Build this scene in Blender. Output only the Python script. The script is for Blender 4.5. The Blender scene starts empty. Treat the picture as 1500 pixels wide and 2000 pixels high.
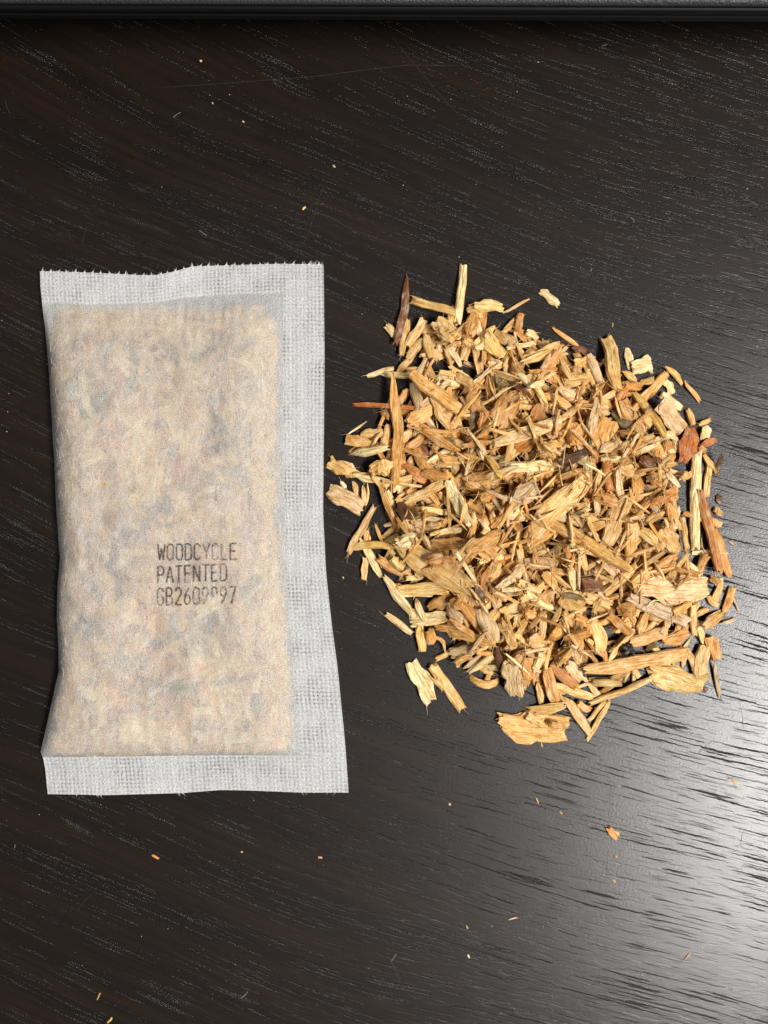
import bpy, math, random
import numpy as np
from mathutils import Matrix, Vector

# ------------------------------------------------------------------ camera, light, exposure
sc = bpy.context.scene
S = 0.11628e-3            # metres on the table per photograph pixel
H = 0.200                 # camera height above the table
cam_d = bpy.data.cameras.new("camera")
cam = bpy.data.objects.new("camera", cam_d)
sc.collection.objects.link(cam)
cam.location = (0, 0, H)
cam.rotation_euler = (0, 0, 0)
cam_d.sensor_fit = 'VERTICAL'
cam_d.angle = 2 * math.atan(1000 * S / H)
cam_d.clip_start = 0.005
cam_d.clip_end = 20
sc.camera = cam

world = bpy.data.worlds.new("World")
sc.world = world
world.use_nodes = True
wbg = world.node_tree.nodes["Background"]
wbg.inputs[0].default_value = (0.80, 0.88, 1.0, 1)
wbg.inputs[1].default_value = 0.055

def area(name, loc, target, sx, sy, power, color, roll=0.0):
    d = bpy.data.lights.new(name, 'AREA')
    d.shape = 'RECTANGLE'
    d.size, d.size_y = sx, sy
    d.energy = power
    d.color = color
    o = bpy.data.objects.new(name, d)
    sc.collection.objects.link(o)
    o.location = loc
    q = (Vector(target) - Vector(loc)).to_track_quat('-Z', 'Y')
    o.rotation_euler = (q.to_matrix() @ Matrix.Rotation(roll, 3, 'Z')).to_euler()
    return o

# a ceiling panel to the right and in front, and the room's softer light from beyond the far edge of the table
area("ceiling_lamp", (0.73, -0.31, 1.2), (0, 0, 0), 0.80, 0.20, 34.0, (1.0, 0.975, 0.945), math.radians(0))
area("room_light", (-0.10, 1.30, 0.75), (0, 0, 0), 0.9, 0.45, 7.0, (1.0, 0.98, 0.96))

sc.view_settings.view_transform = 'Standard'
sc.view_settings.look = 'None'
sc.view_settings.exposure = 0.0
sc.view_settings.gamma = 1.0
sc.view_settings.use_curve_mapping = False
sc.render.engine = 'CYCLES'
sc.cycles.use_denoising = True
sc.cycles.max_bounces = 10
sc.cycles.diffuse_bounces = 5
sc.cycles.transparent_max_bounces = 24
sc.cycles.transmission_bounces = 8

# ------------------------------------------------------------------ helpers
rng = np.random.default_rng(11)
random.seed(5)

def P(px, py, z=0.0):
    k = S * (H - z) / H
    return ((px - 750) * k, (1000 - py) * k, z)

def lin(c):
    c = np.asarray(c, float) / 255.0
    return np.where(c <= 0.04045, c / 12.92, ((c + 0.055) / 1.055) ** 2.4)

def mesh_obj(name, verts, faces, mat, parent=None, lc=None, tint=None, smooth=False):
    me = bpy.data.meshes.new(name)
    me.from_pydata([tuple(v) for v in verts], [], [tuple(f) for f in faces])
    if lc is not None:
        a = me.attributes.new("lc", 'FLOAT_VECTOR', 'POINT')
        a.data.foreach_set("vector", np.asarray(lc, np.float32).ravel())
    if tint is not None:
        a = me.attributes.new("tint", 'FLOAT_COLOR', 'POINT')
        a.data.foreach_set("color", np.asarray(tint, np.float32).ravel())
    if smooth:
        me.polygons.foreach_set("use_smooth", [True] * len(me.polygons))
    me.materials.append(mat)
    me.update()
    o = bpy.data.objects.new(name, me)
    sc.collection.objects.link(o)
    if parent:
        o.parent = parent
    return o

def tag(o, label, cat=None, group=None, kind=None):
    o["label"] = label
    if cat: o["category"] = cat
    if group: o["group"] = group
    if kind: o["kind"] = kind
    return o

def empty(name, loc=(0, 0, 0)):
    o = bpy.data.objects.new(name, None)
    o.empty_display_size = 0.01
    sc.collection.objects.link(o)
    o.location = loc
    return o

class NT:
    """small node-building helper"""
    def __init__(self, name):
        self.m = bpy.data.materials.new(name)
        self.m.use_nodes = True
        self.t = self.m.node_tree
        self.t.nodes.clear()
        self.out = self.t.nodes.new("ShaderNodeOutputMaterial")
    def n(self, typ, **kw):
        nd = self.t.nodes.new(typ)
        for k, v in kw.items():
            setattr(nd, k, v)
        return nd
    def put(self, sock, v):
        if hasattr(v, "is_linked") or isinstance(v, bpy.types.NodeSocket):
            self.t.links.new(v, sock)
        else:
            sock.default_value = v
    def math(self, op, a, b=None, c=None, clamp=False):
        nd = self.n("ShaderNodeMath", operation=op, use_clamp=clamp)
        for i, v in enumerate((a, b, c)):
            if v is not None:
                self.put(nd.inputs[i], v)
        return nd.outputs[0]
    def ramp(self, v, lo, hi, a=0.0, b=1.0):
        nd = self.n("ShaderNodeMapRange", interpolation_type='SMOOTHSTEP')
        self.put(nd.inputs[0], v)
        for i, x in enumerate((lo, hi, a, b)):
            self.put(nd.inputs[i + 1], x)
        return nd.outputs[0]
    def xyz(self, x, y, z=0.0):
        nd = self.n("ShaderNodeCombineXYZ")
        for i, v in enumerate((x, y, z)):
            self.put(nd.inputs[i], v)
        return nd.outputs[0]
    def noise(self, vec, scale, detail=2.0, rough=0.5, dist=0.0):
        nd = self.n("ShaderNodeTexNoise")
        self.put(nd.inputs["Vector"], vec)
        nd.inputs["Scale"].default_value = scale
        nd.inputs["Detail"].default_value = detail
        nd.inputs["Roughness"].default_value = rough
        nd.inputs["Distortion"].default_value = dist
        return nd.outputs[0]
    def mix(self, f, a, b, blend='MIX'):
        nd = self.n("ShaderNodeMix", data_type='RGBA', blend_type=blend)
        self.put(nd.inputs[0], f)
        self.put(nd.inputs[6], a)
        self.put(nd.inputs[7], b)
        return nd.outputs[2]
    def mixsh(self, f, a, b):
        nd = self.n("ShaderNodeMixShader")
        self.put(nd.inputs[0], f)
        self.t.links.new(a, nd.inputs[1])
        self.t.links.new(b, nd.inputs[2])
        return nd.outputs[0]
    def bump(self, h, dist=1.0, strength=1.0, normal=None):
        nd = self.n("ShaderNodeBump")
        nd.inputs["Strength"].default_value = strength
        nd.inputs["Distance"].default_value = dist
        self.put(nd.inputs["Height"], h)
        if normal is not None:
            self.put(nd.inputs["Normal"], normal)
        return nd.outputs[0]
    def principled(self, **kw):
        nd = self.n("ShaderNodeBsdfPrincipled")
        for k, v in kw.items():
            self.put(nd.inputs[k.replace("_", " ")], v)
        return nd
    def done(self, sh):
        self.t.links.new(sh, self.out.inputs[0])
        return self.m

# ------------------------------------------------------------------ materials
def mat_table():
    t = NT("dark_stained_oak")
    tc = t.n("ShaderNodeTexCoord").outputs["Object"]
    vr = t.n("ShaderNodeVectorRotate", rotation_type='Z_AXIS')
    t.put(vr.inputs["Vector"], tc)
    vr.inputs["Angle"].default_value = math.radians(20.5)
    sp = t.n("ShaderNodeSeparateXYZ")
    t.put(sp.inputs[0], vr.outputs[0])
    x, y = sp.outputs[0], sp.outputs[1]
    # the growth rings bow gently and wander
    bow = t.math('MULTIPLY', t.math('MULTIPLY', x, x), 0.55)
    wander = t.math('MULTIPLY', t.math('SUBTRACT', t.noise(t.xyz(t.math('MULTIPLY', x, 0.45), y), 18.0, 1.0), 0.5), 0.012)
    rag = t.math('MULTIPLY', t.math('SUBTRACT', t.noise(tc, 900.0, 2.0), 0.5), 0.0005)
    y2 = t.math('ADD', t.math('ADD', t.math('SUBTRACT', y, bow), wander), rag)
    ring = t.noise(t.xyz(t.math('MULTIPLY', x, 6.0), t.math('MULTIPLY', y2, 150.0)), 1.0, 2.0, 0.55)
    band = t.ramp(ring, 0.44, 0.60)
    pn = t.noise(t.xyz(t.math('MULTIPLY', x, 60.0), t.math('MULTIPLY', y2, 2100.0), 3.0), 1.0, 1.6, 0.5)
    thr = t.math('SUBTRACT', 0.635, t.math('MULTIPLY', band, 0.06))
    pore = t.ramp(t.math('SUBTRACT', pn, thr), -0.015, 0.045)
    pn2 = t.noise(t.xyz(t.math('MULTIPLY', x, 120.0), t.math('MULTIPLY', y2, 2600.0), 9.0), 1.0, 1.0, 0.5)
    pore2 = t.math('MULTIPLY', t.ramp(pn2, 0.60, 0.70), 0.45)
    # colour: dark stain, darker in the porous bands
    streak = t.noise(t.xyz(t.math('MULTIPLY', x, 22.0), t.math('MULTIPLY', y2, 700.0), 1.0), 1.0, 3.0, 0.6)
    col = t.mix(t.ramp(ring, 0.36, 0.66), (0.0160, 0.0088, 0.0046, 1), (0.0088, 0.0055, 0.0035, 1))
    col = t.mix(t.ramp(streak, 0.35, 0.7), col, (0.0085, 0.0058, 0.0042, 1))
    col = t.mix(t.math('MULTIPLY', pore, 0.75), col, (0.002, 0.0016, 0.0014, 1))
    # relief in metres
    ripple = t.noise(t.xyz(t.math('MULTIPLY', x, 0.3), y2), 260.0, 2.0)
    grit = t.noise(t.xyz(t.math('MULTIPLY', x, 0.5), y), 4200.0, 2.0, 0.6)
    grit2 = t.noise(tc, 1200.0, 1.0, 0.5)
    h = t.math('MULTIPLY', pore, -0.00024)
    h = t.math('ADD', h, t.math('MULTIPLY', pore2, -0.00004))
    h = t.math('ADD', h, t.math('MULTIPLY', grit, 0.000034))
    h = t.math('ADD', h, t.math('MULTIPLY', grit2, 0.000010))
    h = t.math('ADD', h, t.math('MULTIPLY', ripple, 0.00003))
    beads = t.noise(tc, 3000.0, 2.0, 0.7)
    h = t.math('ADD', h, t.math('MULTIPLY', t.math('MULTIPLY', pore, beads), 0.00038))
    nrm = t.bump(h)
    smear = t.noise(tc, 35.0, 4.0, 0.6)
    ro = t.math('ADD', 0.40, t.math('MULTIPLY', smear, 0.10))
    p = t.principled(Base_Color=col, Roughness=ro, Normal=nrm)
    p.inputs["Specular IOR Level"].default_value = 0.16
    p.inputs["Coat Weight"].default_value = 0.80
    p.inputs["Coat Roughness"].default_value = 0.265
    t.put(p.inputs["Coat Normal"], nrm)
    return t.done(p.outputs[0])

def mat_chip():
    t = NT("shredded_wood")
    lc = t.n("ShaderNodeAttribute", attribute_name="lc").outputs["Vector"]
    ti = t.n("ShaderNodeAttribute", attribute_name="tint").outputs["Color"]
    sp = t.n("ShaderNodeSeparateXYZ")
    t.put(sp.inputs[0], lc)
    v = t.xyz(t.math('MULTIPLY', sp.outputs[0], 0.13), sp.outputs[1], sp.outputs[2])
    fib = t.noise(v, 3200.0, 3.0, 0.6)
    blot = t.noise(lc, 420.0, 3.0, 0.6)
    fine = t.noise(lc, 2600.0, 2.0, 0.6)
    v2 = t.xyz(t.math('MULTIPLY', sp.outputs[0], 0.06), sp.outputs[1], sp.outputs[2])
    groove = t.ramp(t.noise(v2, 1500.0, 3.0, 0.7), 0.52, 0.66)
    c = t.mix(t.ramp(fib, 0.36, 0.62), t.mix(1.0, ti, (0.72, 0.62, 0.47, 1), 'MULTIPLY'), ti)
    c = t.mix(t.math('MULTIPLY', t.ramp(blot, 0.48, 0.70), 0.75), c, t.mix(1.0, c, (0.82, 0.66, 0.46, 1), 'MULTIPLY'))
    c = t.mix(t.math('MULTIPLY', t.ramp(blot, 0.50, 0.30), 0.50), c, t.mix(0.5, c, (0.88, 0.75, 0.54, 1)))
    c = t.mix(t.math('MULTIPLY', t.ramp(fine, 0.58, 0.70), 0.30), c, t.mix(1.0, c, (0.52, 0.38, 0.28, 1), 'MULTIPLY'))
    c = t.mix(t.math('MULTIPLY', groove, 0.45), c, t.mix(1.0, c, (0.58, 0.44, 0.32, 1), 'MULTIPLY'))
    h = t.math('ADD', t.math('MULTIPLY', fib, 0.00020), t.math('MULTIPLY', fine, 0.00008))
    h = t.math('ADD', h, t.math('MULTIPLY', groove, -0.00010))
    p = t.principled(Base_Color=c, Roughness=0.46, Normal=t.bump(h))
    p.inputs["Specular IOR Level"].default_value = 0.45
    return t.done(p.outputs[0])

def fibre_net(t, lc):
    """thin crossing fibres: ridges of stretched noise in several directions"""
    out = None
    warp = t.n("ShaderNodeTexNoise")
    t.put(warp.inputs["Vector"], lc)
    warp.inputs["Scale"].default_value = 420.0
    wv = t.n("ShaderNodeVectorMath", operation='MULTIPLY_ADD')
    t.put(wv.inputs[0], warp.outputs["Color"])
    wv.inputs[1].default_value = (0.0015, 0.0015, 0)
    t.put(wv.inputs[2], lc)
    for i, a in enumerate((80, 98, 118, 40, 142, 90)):
        r = t.n("ShaderNodeVectorRotate", rotation_type='Z_AXIS')
        t.put(r.inputs["Vector"], wv.outputs[0])
        r.inputs["Angle"].default_value = -math.radians(a)
        s = t.n("ShaderNodeSeparateXYZ")
        t.put(s.inputs[0], r.outputs[0])
        nz = t.noise(t.xyz(t.math('MULTIPLY', s.outputs[0], 240.0), t.math('MULTIPLY', s.outputs[1], 2300.0), 7.7 * i), 1.0, 1.0, 0.5)
        ridge = t.ramp(t.math('ABSOLUTE', t.math('SUBTRACT', nz, 0.5)), 0.0, 0.045, 1.0, 0.0)
        out = ridge if out is None else t.math('ADD', out, ridge)
    return out          # roughly 0..3

def mat_paper():
    t = NT("translucent_fibre_paper")
    lc = t.n("ShaderNodeAttribute", attribute_name="lc").outputs["Vector"]
    net = fibre_net(t, lc)
    cloud = t.noise(lc, 330.0, 3.0, 0.6)
    speck = t.noise(lc, 3600.0, 2.0, 0.6)
    dens = t.math('ADD', t.math('MULTIPLY', net, 0.13), t.math('MULTIPLY', cloud, 0.30))
    dens = t.math('ADD', dens, t.math('MULTIPLY', t.math('SUBTRACT', speck, 0.5), 2.1))
    op = t.math('ADD', dens, 0.435, clamp=True)
    h = t.math('ADD', t.math('MULTIPLY', net, 0.00004), t.math('MULTIPLY', speck, 0.00012))
    nrm = t.bump(h)
    df = t.n("ShaderNodeBsdfDiffuse"); df.inputs[0].default_value = (0.86, 0.86, 0.84, 1)
    tr = t.n("ShaderNodeBsdfTranslucent"); tr.inputs[0].default_value = (0.90, 0.90, 0.86, 1)
    t.put(df.inputs["Normal"], nrm)
    tp = t.n("ShaderNodeBsdfTransparent")
    scat = t.mixsh(0.45, df.outputs[0], tr.outputs[0])
    return t.done(t.mixsh(op, tp.outputs[0], scat))

def mat_seal():
    t = NT("heat_sealed_paper")
    lc = t.n("ShaderNodeAttribute", attribute_name="lc").outputs["Vector"]
    sp = t.n("ShaderNodeSeparateXYZ")
    t.put(sp.inputs[0], lc)
    jit = t.math('MULTIPLY', t.math('SUBTRACT', t.noise(lc, 700.0, 3.0), 0.5), 0.0006)
    k = 2 * math.pi / 0.00088
    cx = t.math('COSINE', t.math('MULTIPLY', t.math('ADD', sp.outputs[0], jit), k))
    cy = t.math('COSINE', t.math('MULTIPLY', t.math('ADD', sp.outputs[1], jit), k))
    grid = t.math('MULTIPLY', t.math('ADD', cx, 1.0), t.math('ADD', cy, 1.0))       # 0..4, peaks at pits
    patch = t.noise(lc, 130.0, 3.0, 0.6)
    speck = t.noise(lc, 2400.0, 2.0, 0.65)
    net = fibre_net(t, lc)
    lines = t.math('MULTIPLY', t.math('MAXIMUM', cy, cx), t.ramp(patch, 0.42, 0.62))
    pit = t.math('MULTIPLY', t.ramp(grid, 1.5, 3.7), t.ramp(t.math('ADD', patch, t.math('MULTIPLY', speck, 0.8)), 0.84, 1.22, 0.06, 0.9))
    op = t.math('ADD', 0.70, t.math('MULTIPLY', net, 0.05))
    op = t.math('ADD', op, t.math('MULTIPLY', t.math('SUBTRACT', speck, 0.5), 1.1))
    op = t.math('SUBTRACT', op, t.math('MULTIPLY', pit, 0.60))
    op = t.math('SUBTRACT', op, t.math('MULTIPLY', t.math('MAXIMUM', lines, 0.0), 0.13), clamp=True)
    h = t.math('ADD', t.math('MULTIPLY', grid, -0.000022), t.math('MULTIPLY', speck, 0.00008))
    h = t.math('ADD', h, t.math('MULTIPLY', lines, -0.000025))
    nrm = t.bump(h)
    df = t.n("ShaderNodeBsdfDiffuse"); df.inputs[0].default_value = (0.84, 0.845, 0.83, 1)
    tr = t.n("ShaderNodeBsdfTranslucent"); tr.inputs[0].default_value = (0.86, 0.86, 0.85, 1)
    t.put(df.inputs["Normal"], nrm)
    tp = t.n("ShaderNodeBsdfTransparent")
    scat = t.mixsh(0.25, df.outputs[0], tr.outputs[0])
    return t.done(t.mixsh(op, tp.outputs[0], scat))

def mat_ink():
    t = NT("worn_black_ink")
    tc = t.n("ShaderNodeTexCoord").outputs["Object"]
    a = t.noise(tc, 2600.0, 3.0, 0.65)
    b = t.noise(tc, 180.0, 2.0)
    f = t.ramp(t.math('ADD', a, t.math('MULTIPLY', b, 0.6)), 0.66, 1.02, 0.88, 0.06)
    df = t.principled(Base_Color=(0.035, 0.033, 0.036, 1), Roughness=0.7)
    tp = t.n("ShaderNodeBsdfTransparent")
    return t.done(t.mixsh(f, tp.outputs[0], df.outputs[0]))

def mat_plain(name, col, rough, grain=None, spec=0.5):
    t = NT(name)
    tc = t.n("ShaderNodeTexCoord").outputs["Object"]
    nz = t.noise(tc, 300.0, 3.0)
    c = t.mix(nz, tuple(v * 0.8 for v in col) + (1,), tuple(min(1, v * 1.2) for v in col) + (1,))
    kw = dict(Base_Color=c, Roughness=rough)
    if grain:
        vo = t.n("ShaderNodeTexVoronoi")
        t.put(vo.inputs["Vector"], tc)
        vo.inputs["Scale"].default_value = grain[0]
        h = t.math('ADD', t.math('MULTIPLY', vo.outputs[0], -grain[1]), t.math('MULTIPLY', t.noise(tc, grain[0] * 0.7, 2.0), grain[1]))
        kw["Normal"] = t.bump(h)
    p = t.principled(**kw)
    p.inputs["Specular IOR Level"].default_value = spec
    return t.done(p.outputs[0])

M_TABLE, M_CHIP, M_PAPER, M_SEAL, M_INK = mat_table(), mat_chip(), mat_paper(), mat_seal(), mat_ink()
M_DECK = mat_plain("grained_black_plastic", (0.032, 0.032, 0.034), 0.5, (2600.0, 0.00012))
M_GLOSS = mat_plain("glossy_black_plastic", (0.005, 0.005, 0.0055), 0.5, None, 0.15)
M_RUBBER = mat_plain("black_rubber", (0.008, 0.008, 0.008), 0.8)
M_SCRATCH = mat_plain("bare_scratch", (0.036, 0.032, 0.028), 0.6)
M_FIBRE = mat_plain("white_paper_fibre", (0.80, 0.79, 0.77), 0.7)
M_DUST = mat_plain("pale_dust", (0.62, 0.57, 0.48), 0.8)

# ------------------------------------------------------------------ the table
tv = [(-0.45, -0.45, 0), (0.45, -0.45, 0), (0.45, 0.45, 0), (-0.45, 0.45, 0)]
tv += [(x, y, -0.02) for x, y, _ in tv]
tabletop = mesh_obj("tabletop", tv, [(0, 1, 2, 3), (7, 6, 5, 4), (0, 4, 5, 1), (1, 5, 6, 2), (2, 6, 7, 3), (3, 7, 4, 0)], M_TABLE)
tag(tabletop, "dark stained wooden tabletop with open grain and fine scratches", "tabletop", kind="structure")

def ribbon(pts, w, z):
    """thin flat strip along 2-D world points, tapered at both ends"""
    pts = np.asarray(pts, float)
    d = np.gradient(pts, axis=0)
    d /= np.linalg.norm(d, axis=1)[:, None] + 1e-12
    nrm = np.stack([-d[:, 1], d[:, 0]], 1)
    n = len(pts)
    ww = w * np.clip(np.minimum(np.arange(n) + 0.3, n - 0.7 - np.arange(n)) / 2.0, 0.15, 1)[:, None]
    a, b = pts + nrm * ww / 2, pts - nrm * ww / 2
    v = [(p[0], p[1], z) for p in a] + [(p[0], p[1], z) for p in b]
    f = [(i, i + n, i + n + 1, i + 1) for i in range(n - 1)]
    return v, f

SCR = [((300, 172), (450, 162), (610, 150), (700, 138), (800, 127), (900, 128), 0.7), ((765, 70), (800, 115), (850, 175), (905, 235), None, None, 0.6),
       ((990, 560), (1150, 610), (1300, 670), (1470, 735), None, None, 0.5), ((1350, 800), (1430, 790), (1460, 780), None, None, None, 0.5),
       ((1195, 1520), (1192, 1560), (1188, 1600), None, None, None, 0.6), ((1188, 1655), (1186, 1680), (1185, 1710), None, None, None, 0.5),
       ((1450, 1625), (1448, 1640), (1446, 1652), None, None, None, 1.0), ((590, 480), (605, 450), (632, 360), None, None, None, 0.6),
       ((1365, 1470), (1380, 1455), (1395, 1445), None, None, None, 0.8), ((10, 195), (14, 210), (19, 222), None, None, None, 1.2),
       ((160, 475), (166, 455), (170, 440), None, None, None, 0.7), ((640, 420), (680, 445), (750, 470), (800, 490), None, None, 0.5),
       ((1050, 1560), (1052, 1610), (1050, 1650), None, None, None, 0.4), ((1445, 1370), (1450, 1400), (1452, 1430), None, None, None, 0.6),
       ((150, 1780), (165, 1760), (180, 1745), None, None, None, 0.5), ((760, 1870), (772, 1895), (782, 1915), None, None, None, 0.8)]
for s in SCR:
    kp = np.array([P(*q)[:2] for q in s[:-1] if q is not None])
    tt = np.linspace(0, len(kp) - 1, 24)
    pts = np.stack([np.interp(tt, np.arange(len(kp)), kp[:, i]) for i in (0, 1)], 1)
    pts += rng.normal(0, 0.00003, pts.shape)
    v, f = ribbon(pts, s[-1] * S * 0.9, 0.00004)
    mesh_obj("scratch", v, f, M_SCRATCH, tabletop)

# ------------------------------------------------------------------ the black device along the top of the picture
def slab(name, prof, x0, x1, mat, parent, nx=1, smooth=False):
    n = len(prof)
    v, f = [], []
    for i in range(nx + 1):
        x = x0 + (x1 - x0) * i / nx
        v += [(x, y, z) for y, z in prof]
    for i in range(nx):
        for j in range(n):
            k = (j + 1) % n
            f.append((i * n + j, i * n + k, (i + 1) * n + k, (i + 1) * n + j))
    f.append(tuple(range(n - 1, -1, -1)))
    f.append(tuple(nx * n + j for j in range(n)))
    return mesh_obj(name, v, f, mat, parent, smooth=smooth)

Y0 = (1000 - 40) * S * (H - 0.0165) / H          # front face of the lip
dev = empty("black_device", (0, Y0, 0))
dev.rotation_euler = (0, 0, math.radians(-0.22))
def arc(cy, cz, r, a0, a1, n=6):
    return [(cy + r * math.cos(math.radians(a0 + (a1 - a0) * i / n)), cz + r * math.sin(math.radians(a0 + (a1 - a0) * i / n))) for i in range(n + 1)]
# deck: textured top sloping gently away; lip: glossy band; shell: receding underside
slab("top_deck", arc(0.0016, 0.0214, 0.0011, 180, 90) + [(0.09, 0.0262), (0.09, 0.0230), (0.0009, 0.0202)], -0.24, 0.24, M_DECK, dev)
slab("front_lip", arc(0.0011, 0.0192, 0.0009, 180, 110) + [(0.05, 0.0201), (0.05, 0.0184), (0.0003, 0.0184)], -0.24, 0.24, M_GLOSS, dev)
slab("lower_shell", [(0.0000, 0.0180)] + arc(0.0010, 0.0171, 0.0011, 185, 260) + [(0.012, 0.0080), (0.05, 0.0065), (0.09, 0.0065), (0.09, 0.0178)], -0.24, 0.24, M_GLOSS, dev)
for fx in (-0.19, 0.19):
    slab("rubber_foot", [(0.018, 0.0), (0.030, 0.0), (0.030, 0.0074), (0.018, 0.0075)], fx - 0.02, fx + 0.02, M_RUBBER, dev)
tag(dev, "black plastic device with grained top and glossy front lip, at table's back edge", "device")

# ------------------------------------------------------------------ wood chip shapes
PAL = {"cream": (242, 216, 160), "straw": (231, 192, 122), "golden": (226, 176, 102), "tan": (218, 178, 114), "pinkish": (228, 196, 150),
       "amber": (212, 158, 88), "orange": (206, 144, 80), "reddish": (130, 86, 54), "dark": (98, 70, 44), "olive": (128, 112, 76),
       "rust": (192, 116, 54), "black": (26, 24, 24), "yellow": (224, 186, 104), "grey": (204, 178, 142)}
NAMES = {"rust": "rusty orange", "pinkish": "pinkish tan", "orange": "orange brown", "reddish": "reddish brown", "dark": "dark brown", "olive": "greyish olive", "yellow": "greenish yellow", "grey": "greyish tan"}

def chip_mesh(L, W, T, kind, g, bend=None, fibres=True):
    """one splintered piece of wood; long axis along x; returns verts, faces"""
    ns = int(np.clip(L / 0.0011, 6, 16))
    nc = 18 if kind in "fc" else 12
    th = np.linspace(0, 2 * np.pi, nc, endpoint=False) + g.uniform(0, 0.4)
    e = 2.0 if kind == "t" else g.uniform(3.0, 6.5)
    r = (np.abs(np.cos(th)) ** e + np.abs(np.sin(th)) ** e) ** (-1 / e)
    ridge = 1 + g.normal(0, 0.055, nc)
    cy, cz = np.cos(th) * r * ridge * W / 2, np.sin(th) * r * ridge * T / 2
    fray = {"s": 0.05, "p": 0.07, "f": 0.10, "c": 0.07, "u": 0.06, "t": 0.02}[kind]
    jag = max(fray * L, 0.16 * W)
    e0, e1 = np.abs(g.normal(0, jag, nc)), np.abs(g.normal(0, jag, nc))
    e0, e1 = np.minimum(e0, 0.3 * L), np.minimum(e1, 0.3 * L)
    t = np.linspace(0, 1, ns)
    lo, hi = {"s": (0.82, 0.8), "p": (0.25, 0.65), "f": (0.78, 0.8), "c": (0.8, 0.75), "u": (0.6, 0.6), "t": (0.5, 0.3)}[kind]
    lo *= g.uniform(0.7, 1.15); hi *= g.uniform(0.7, 1.15)
    if g.random() < 0.5 and kind != "p": lo, hi = hi, lo
    prof = 1 - (1 - lo) * np.clip(1 - t / 0.35, 0, 1) ** 1.5 - (1 - hi) * np.clip(1 - (1 - t) / 0.35, 0, 1) ** 1.5
    wob = np.interp(t, np.linspace(0, 1, 6), g.normal(0, 0.10 if kind in 'fcu' else 0.06, 6))
    prof = prof * (1 + wob)
    side = np.interp(t, np.linspace(0, 1, 5), g.normal(0, 0.10, 5)) * W
    if bend is None:
        bend = {"s": 0.03, "p": 0.05, "f": 0.07, "c": 0.03, "u": 0.30, "t": 0.16}[kind] * g.normal(0, 1)
        if kind == "u": bend = abs(bend) + 0.15
    sweep = g.normal(0, {"s": 0.010, "p": 0.025, "f": 0.025, "c": 0.03, "u": 0.09, "t": 0.12}[kind]) * L
    tw = g.normal(0, 0.35) * (t - 0.5)
    cup = g.normal(0, 0.10) * (1 if kind in "fu" else 0.3)
    V = np.zeros((ns, nc, 3))
    for i in range(ns):
        x = -L / 2 + e0 + (L - e0 - e1) * t[i]
        yy = cy * prof[i] * (1 + g.normal(0, 0.03, nc)) + side[i]
        tp = prof[i] if kind in "pstu" else 0.55 + 0.45 * prof[i]
        zz = cz * tp * (1 + g.normal(0, 0.07, nc)) + cup * yy * yy / max(W, 1e-5) * 2
        c, s = math.cos(tw[i]), math.sin(tw[i])
        u = 2 * x / L
        V[i, :, 0] = x
        V[i, :, 1] = yy * c - zz * s + sweep * u * u
        V[i, :, 2] = yy * s + zz * c - bend * L * 0.5 * (u * u - 0.33)
    verts = [tuple(p) for p in V.reshape(-1, 3)]
    faces = []
    for i in range(ns - 1):
        for j in range(nc):
            k = (j + 1) % nc
            faces.append((i * nc + j, (i + 1) * nc + j, (i + 1) * nc + k, i * nc + k))
    for end, i in ((0, 0), (1, ns - 1)):
        c = V[i].mean(0)
        c[0] += (-1 if end == 0 else 1) * g.uniform(-0.3, 0.2) * W * 0.5
        ci = len(verts)
        verts.append(tuple(c))
        for j in range(nc):
            k = (j + 1) % nc
            faces.append((i * nc + j, i * nc + k, ci) if end == 0 else (i * nc + k, i * nc + j, ci))
    # loose fibres torn off the ends and flanks
    nf = 0 if kind == "t" or not fibres else int(g.poisson(3.2 if kind != "c" else 1.6))
    for _ in range(nf):
        i = g.choice([0, ns - 1, int(g.integers(0, ns))], p=[0.42, 0.42, 0.16])
        j = int(g.integers(0, nc))
        p = V[i, j].copy()
        sg = -1 if i < ns / 2 else 1
        d = np.array([sg * 1.0, g.normal(0, 0.5), g.normal(0, 0.4)])
        d /= np.linalg.norm(d)
        ln = g.uniform(0.0005, 0.0022)
        w0 = g.uniform(0.00004, 0.00011)
        p -= d * 0.0003
        cur = g.normal(0, 0.5, 3)
        base = len(verts)
        m = 4
        for q in range(m):
            f = q / (m - 1)
            c = p + d * ln * f + cur * ln * f * f * 0.5
            w = w0 * (1 - 0.8 * f)
            verts += [tuple(c + np.array([0, w, -w * 0.5])), tuple(c + np.array([0, -w, -w * 0.5])), tuple(c + np.array([0, 0, w]))]
        for q in range(m - 1):
            b0, b1 = base + q * 3, base + q * 3 + 3
            for a, b in ((0, 1), (1, 2), (2, 0)):
                faces.append((b0 + a, b0 + b, b1 + b, b1 + a))
    return np.array(verts), faces

def chip_tint(colour, g, n):
    c = lin(PAL[colour]) * 1.03 * g.uniform(0.90, 1.12)
    c = c * (1 + np.array([0.0, 0.5, 1.0]) * g.normal(0, 0.06))
    return np.tile(np.append(np.clip(c, 0.004, 0.92), 1.0), (n, 1))

# ------------------------------------------------------------------ settling chips on a height field
CELL = 0.00022
GX0, GY0, GNX, GNY = -0.020, -0.062, 540, 560
HF = np.zeros((GNX, GNY))

def hf_idx(x, y):
    return (np.clip(((x - GX0) / CELL).astype(int), 0, GNX - 1), np.clip(((y - GY0) / CELL).astype(int), 0, GNY - 1))

def support(s, h):
    """height at 0 and slope of the line that rests on the profile h(s)"""
    neg, pos = np.where(s <= 0)[0], np.where(s > 0)[0]
    a, b = s[neg][:, None], s[pos][None, :]
    ha, hb = h[neg][:, None], h[pos][None, :]
    at0 = ha + (hb - ha) * (-a) / (b - a)
    i = np.unravel_index(np.argmax(at0), at0.shape)
    return at0[i], ((hb - ha) / (b - a))[i]

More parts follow.
